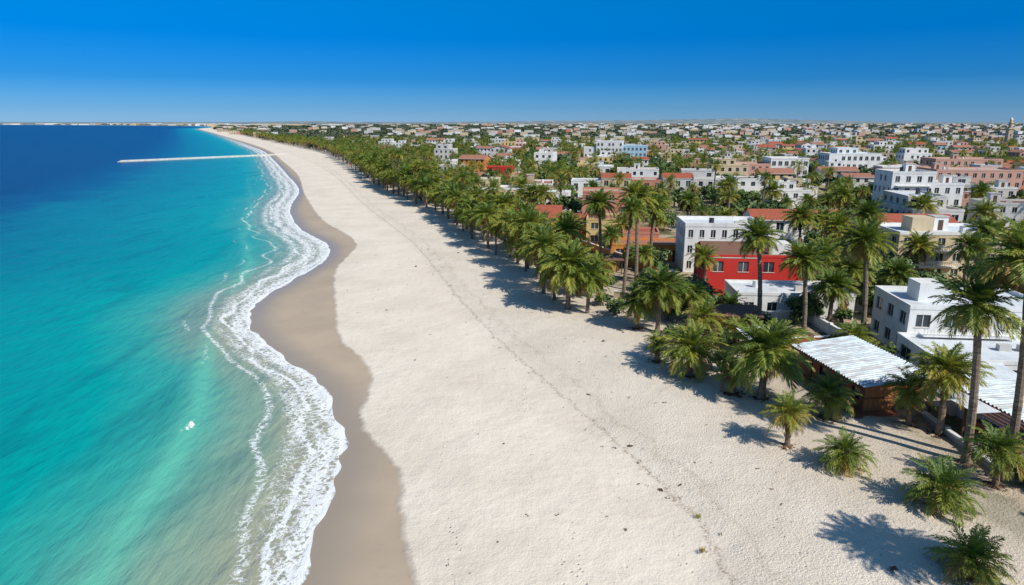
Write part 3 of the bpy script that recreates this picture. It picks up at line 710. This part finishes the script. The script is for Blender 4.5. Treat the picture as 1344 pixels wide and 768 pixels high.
for (x,y) in [(33.5,56),(34.6,60),(32,64),(29.5,62.5),(27,66.5),(24,68),(20.5,64.5),(19.3,67.5),(22.5,72.5),(25,71.5),(17.5,74.5),(28,72),(31.5,72.5),(34.5,75),(37,73.5),(40.5,71),(43,72.5),(46,72),(21,77),(12,76.5),(11,81),(16,81),(36.5,40.5),(34,35.5),(33.2,31.5),(36,33),(16.5,66),(19,57.8),(40,79.5),(44,82),(48,80),(41,88),(31.8,38.3)]:
    put('green_shrub',random.choice(bush),(x,y,.05),R()*6.28,U(.8,1.6))
for (x,y,s) in [(41.5,75,.8),(45,76,.9),(49,76,1),(51,80,1),(41,93,1.1),(46,93,1.2),(51,93,.9),(53,80,.8),(21.5,99,.8),(19,103,.9),(42,106,1),(50,108,1.2),(12,88,.7),(9,95,.7),(62,88,1),(68,86,1),(72,90,1),(60,80,.9),(66,78,.9),(57,74,.8),(74,98,1.2),(48,86,1),(56,106,1),(64,108,1),(72,108,1),(38,110,1),(34,114,.9)]:
    put('broadleaf_tree',random.choice(bl),(x,y,0),R()*6.28,s); occ.append((x,y,2))
def free(x,y,r):
    for a,b,c in occ:
        if (x-a)**2+(y-b)**2<(r+c)**2: return False
    return True
# ------------------------------------------------------------------ town fill
cell=14.5; seed=1000
yy=78.0; farlim=620
tcount=0
grove=empty('town_tree_grove')
while yy<farlim:
    cl=cell*(1 if yy<300 else 1.12)
    x=float(tree(yy))+5
    xmax=.80*yy+20
    if yy<110: x=max(x,20)
    while x<xmax:
        px=x+U(-3,3); py=yy+U(-3,3); din=px-float(tree(py))
        ph=min(.52,max(.0,(din-32)/(170+.25*yy))+.09*(din>16))
        if yy<120 and px<70: ph*=.5
        hs=False
        if R()<ph and free(px,py,4.5):
            mbh,nm=rnd_house(px,py,seed,yy<200,0,maxs=3 if R()<.7 else 2); seed+=1
            mbh.obj(nm,(px,py,.05),math.radians(-8+U(-6,6)+(90 if R()<.3 else 0)),U(.9,1.12)); occ.append((px,py,5.5)); hs=True
        nt_=random.choice([2,2,3,3]) if hs else random.choice([4,5,6])
        for k in range(nt_):
            qx=px+U(-cl/2,cl/2); qy=py+U(-cl/2,cl/2)
            if qx<float(tree(qy))+2: continue
            if not all((qx-a)**2+(qy-b)**2>(c*.8)**2 for a,b,c in occ[-40:]) or (qy<300 and not free(qx,qy,.3)): continue
            q=R(); pp=.62 if din<60 else .38
            if q<pp: me=random.choice(pv_mid if qy<180 else pv_far) if R()<.82 else random.choice(pv_tall if qy<220 else pv_far); nm='palm_tree'
            else: me=random.choice(bl if qy<150 else blf); nm='broadleaf_tree'
            s=U(.65,1.1)
            if qy<200: put(nm,me,(qx,qy,0),R()*6.28,s)
            else: put('palm' if nm=='palm_tree' else 'broadleaf',me,(qx,qy,0),R()*6.28,s*1.08,grove)
            tcount+=1
        x+=cl
    yy+=cl
y=325
while y<1500:
    for k in range(4):
        x=float(tree(y))+k*U(4,7)+U(-1.5,2)
        put('palm',random.choice(pv_far),(x,y+U(-3,3),0),R()*6.28,U(.8,1.2),grove)
    y+=5*(y/330)
# ------------------------------------------------------------------ far woodland and far town
wood=empty('distant_tree_mass'); mb=MB(); cnt=0
yy=620.
cols=['white','white2','cream','pink','sandst','salmon']
while yy<5200:
    st=18*(yy/620)**1.05
    x=float(tree(yy))+12; xmax=.80*yy+30
    while x<xmax:
        px=x+U(-.5,.5)*st; py=yy+U(-.5,.5)*st; din=px-float(tree(py))
        ph=.12+min(.26,max(0,din/yy-.2)*.5)
        if R()<ph:
            s=(yy/620)**.5; n=1 if yy<1000 else 2
            for q in range(n):
                a=px+U(-6,6)*s; b=py+U(-5,5)*s; w=U(5,11)*s; d=U(4,8)*s; h=U(3.5,9)*(s**.3); k=random.choices(cols,[5,5,4,3,3,1])[0]
                mb.box(a-w/2,a+w/2,b-d/2,b+d/2,0,h,k,False)
                mb.box(a-w/2-.1,a+w/2+.1,b-d/2-.1,b+d/2+.1,h,h+.4,random.choice(['roofwh','tile2','white','rooflt','rooflt','sandst']),False)
                if h>5:
                    for z in (1.2,3.8): 
                        for c in range(int(w/2.5)): mb.box(a-w/2+.8+c*2.5,a-w/2+1.8+c*2.5,b-d/2-.05,b-d/2+.1,z,z+1.2,'glass',False)
        for q in range(3):
            if R()<.92:
                qx=px+U(-.6,.6)*st; qy=py+U(-.6,.6)*st
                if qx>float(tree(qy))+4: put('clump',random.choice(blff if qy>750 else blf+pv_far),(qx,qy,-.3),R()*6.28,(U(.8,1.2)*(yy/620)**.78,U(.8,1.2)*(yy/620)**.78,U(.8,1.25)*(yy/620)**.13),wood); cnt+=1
        x+=st
    yy+=st
mb.obj('distant_town')
mb=MB()
for i in range(120):
    yv=U(3300,6300); x=float(shore(yv))+U(40,700); w=U(20,90); mb.box(x-w/2,x+w/2,yv,yv+U(20,60),0,U(5,12),random.choice(cols[:3]),False)
mb.obj('distant_coast_town')
print('trees',tcount,'far',cnt,'objs',len(bpy.data.objects))

# beach debris ------------------------------------------------------
mb=MB()
for i in range(320):
    y=18+U(0,1)**1.3*110; x=float(wet(y))+U(1,float(tree(y)-wet(y))-1)
    if R()<.3: x=float(wrack(y))+random.gauss(0,.7)
    s=U(.02,.07)
    if R()<.06: s=U(.1,.16)
    n=random.choice([1,1,2,3])
    for k in range(n):
        a=R()*6.28; cx,cy=x+U(-.12,.12),y+U(-.12,.12); dx,dy=math.cos(a)*s*1.6,math.sin(a)*s*1.6
        gz=.04+.17*(x>float(wrack(y)))
        mb.face([(cx-dx,cy-dy,gz),(cx+dy*.5,cy-dx*.5,gz+.02),(cx+dx,cy+dy,gz+.03),(cx-dy*.5,cy+dx*.5,gz+s*.9)],'mulch')
mb.obj('seaweed_debris')
for (x,y) in [(10.0,31.4),(10.6,34.6)]:
    mb=MB()
    for k in range(60):
        a=R()*6.28; l=U(.1,.28); b=Vector((U(-.15,.15),U(-.15,.15),0)); t=b+Vector((math.cos(a)*l*.7,math.sin(a)*l*.7,l)); mb.tint=U(.1,.6)
        mb.face([b+Vector((.015,0,0)),b-Vector((.015,0,0)),t],'frond')
    mb.obj('grass_tuft',(x,y,.17))

# ------------------------------------------------------------------ camera, light, sky
cam=bpy.data.cameras.new('camera'); cam.lens=24; cam.sensor_width=36; cam.clip_end=120000; cam.clip_start=.1
co=bpy.data.objects.new('camera',cam); sc.collection.objects.link(co); co.location=(0,0,22); co.rotation_euler=(math.radians(90-14.04),0,0); sc.camera=co
el=math.radians(43); az=Vector((.72,-.69,0)).normalized()
sd=bpy.data.lights.new('sun','SUN'); sd.energy=4.6; sd.angle=math.radians(.5); sd.color=(1,.95,.865)
so=bpy.data.objects.new('sun',sd); sc.collection.objects.link(so)
ldir=Vector((-az.x*math.cos(el),-az.y*math.cos(el),-math.sin(el))); so.rotation_euler=ldir.to_track_quat('-Z','Y').to_euler(); so.location=(50,-50,80)
wd=bpy.data.worlds.new('World'); sc.world=wd; wd.use_nodes=True; nt=wd.node_tree; bg=nt.nodes['Background']
sk=nt.nodes.new('ShaderNodeTexSky'); sk.sky_type='NISHITA'; sk.sun_disc=False; sk.sun_elevation=el; sk.sun_rotation=math.atan2(az.x,az.y)
sk.air_density=1.0; sk.dust_density=.3; sk.ozone_density=3.0
tc=nt.nodes.new('ShaderNodeTexCoord'); sx=nt.nodes.new('ShaderNodeSeparateXYZ'); lk(nt,tc.outputs['Generated'],sx.inputs[0])
tint=ramp(nt,sx.outputs[2],[(0,(.34,.66,1.35)),(.018,(.20,.52,1.15)),(.055,(.05,.38,.97)),(.11,(.0,.38,.98)),(.19,(.0,.52,1.02)),(.5,(.6,.9,1.0))])
g=mixc(nt,1.0,sk.outputs[0],tint,'MULTIPLY')
lk(nt,g,bg.inputs[0]); bg.inputs[1].default_value=.1
sc.view_settings.view_transform='Standard'; sc.view_settings.look='None'; sc.view_settings.exposure=0
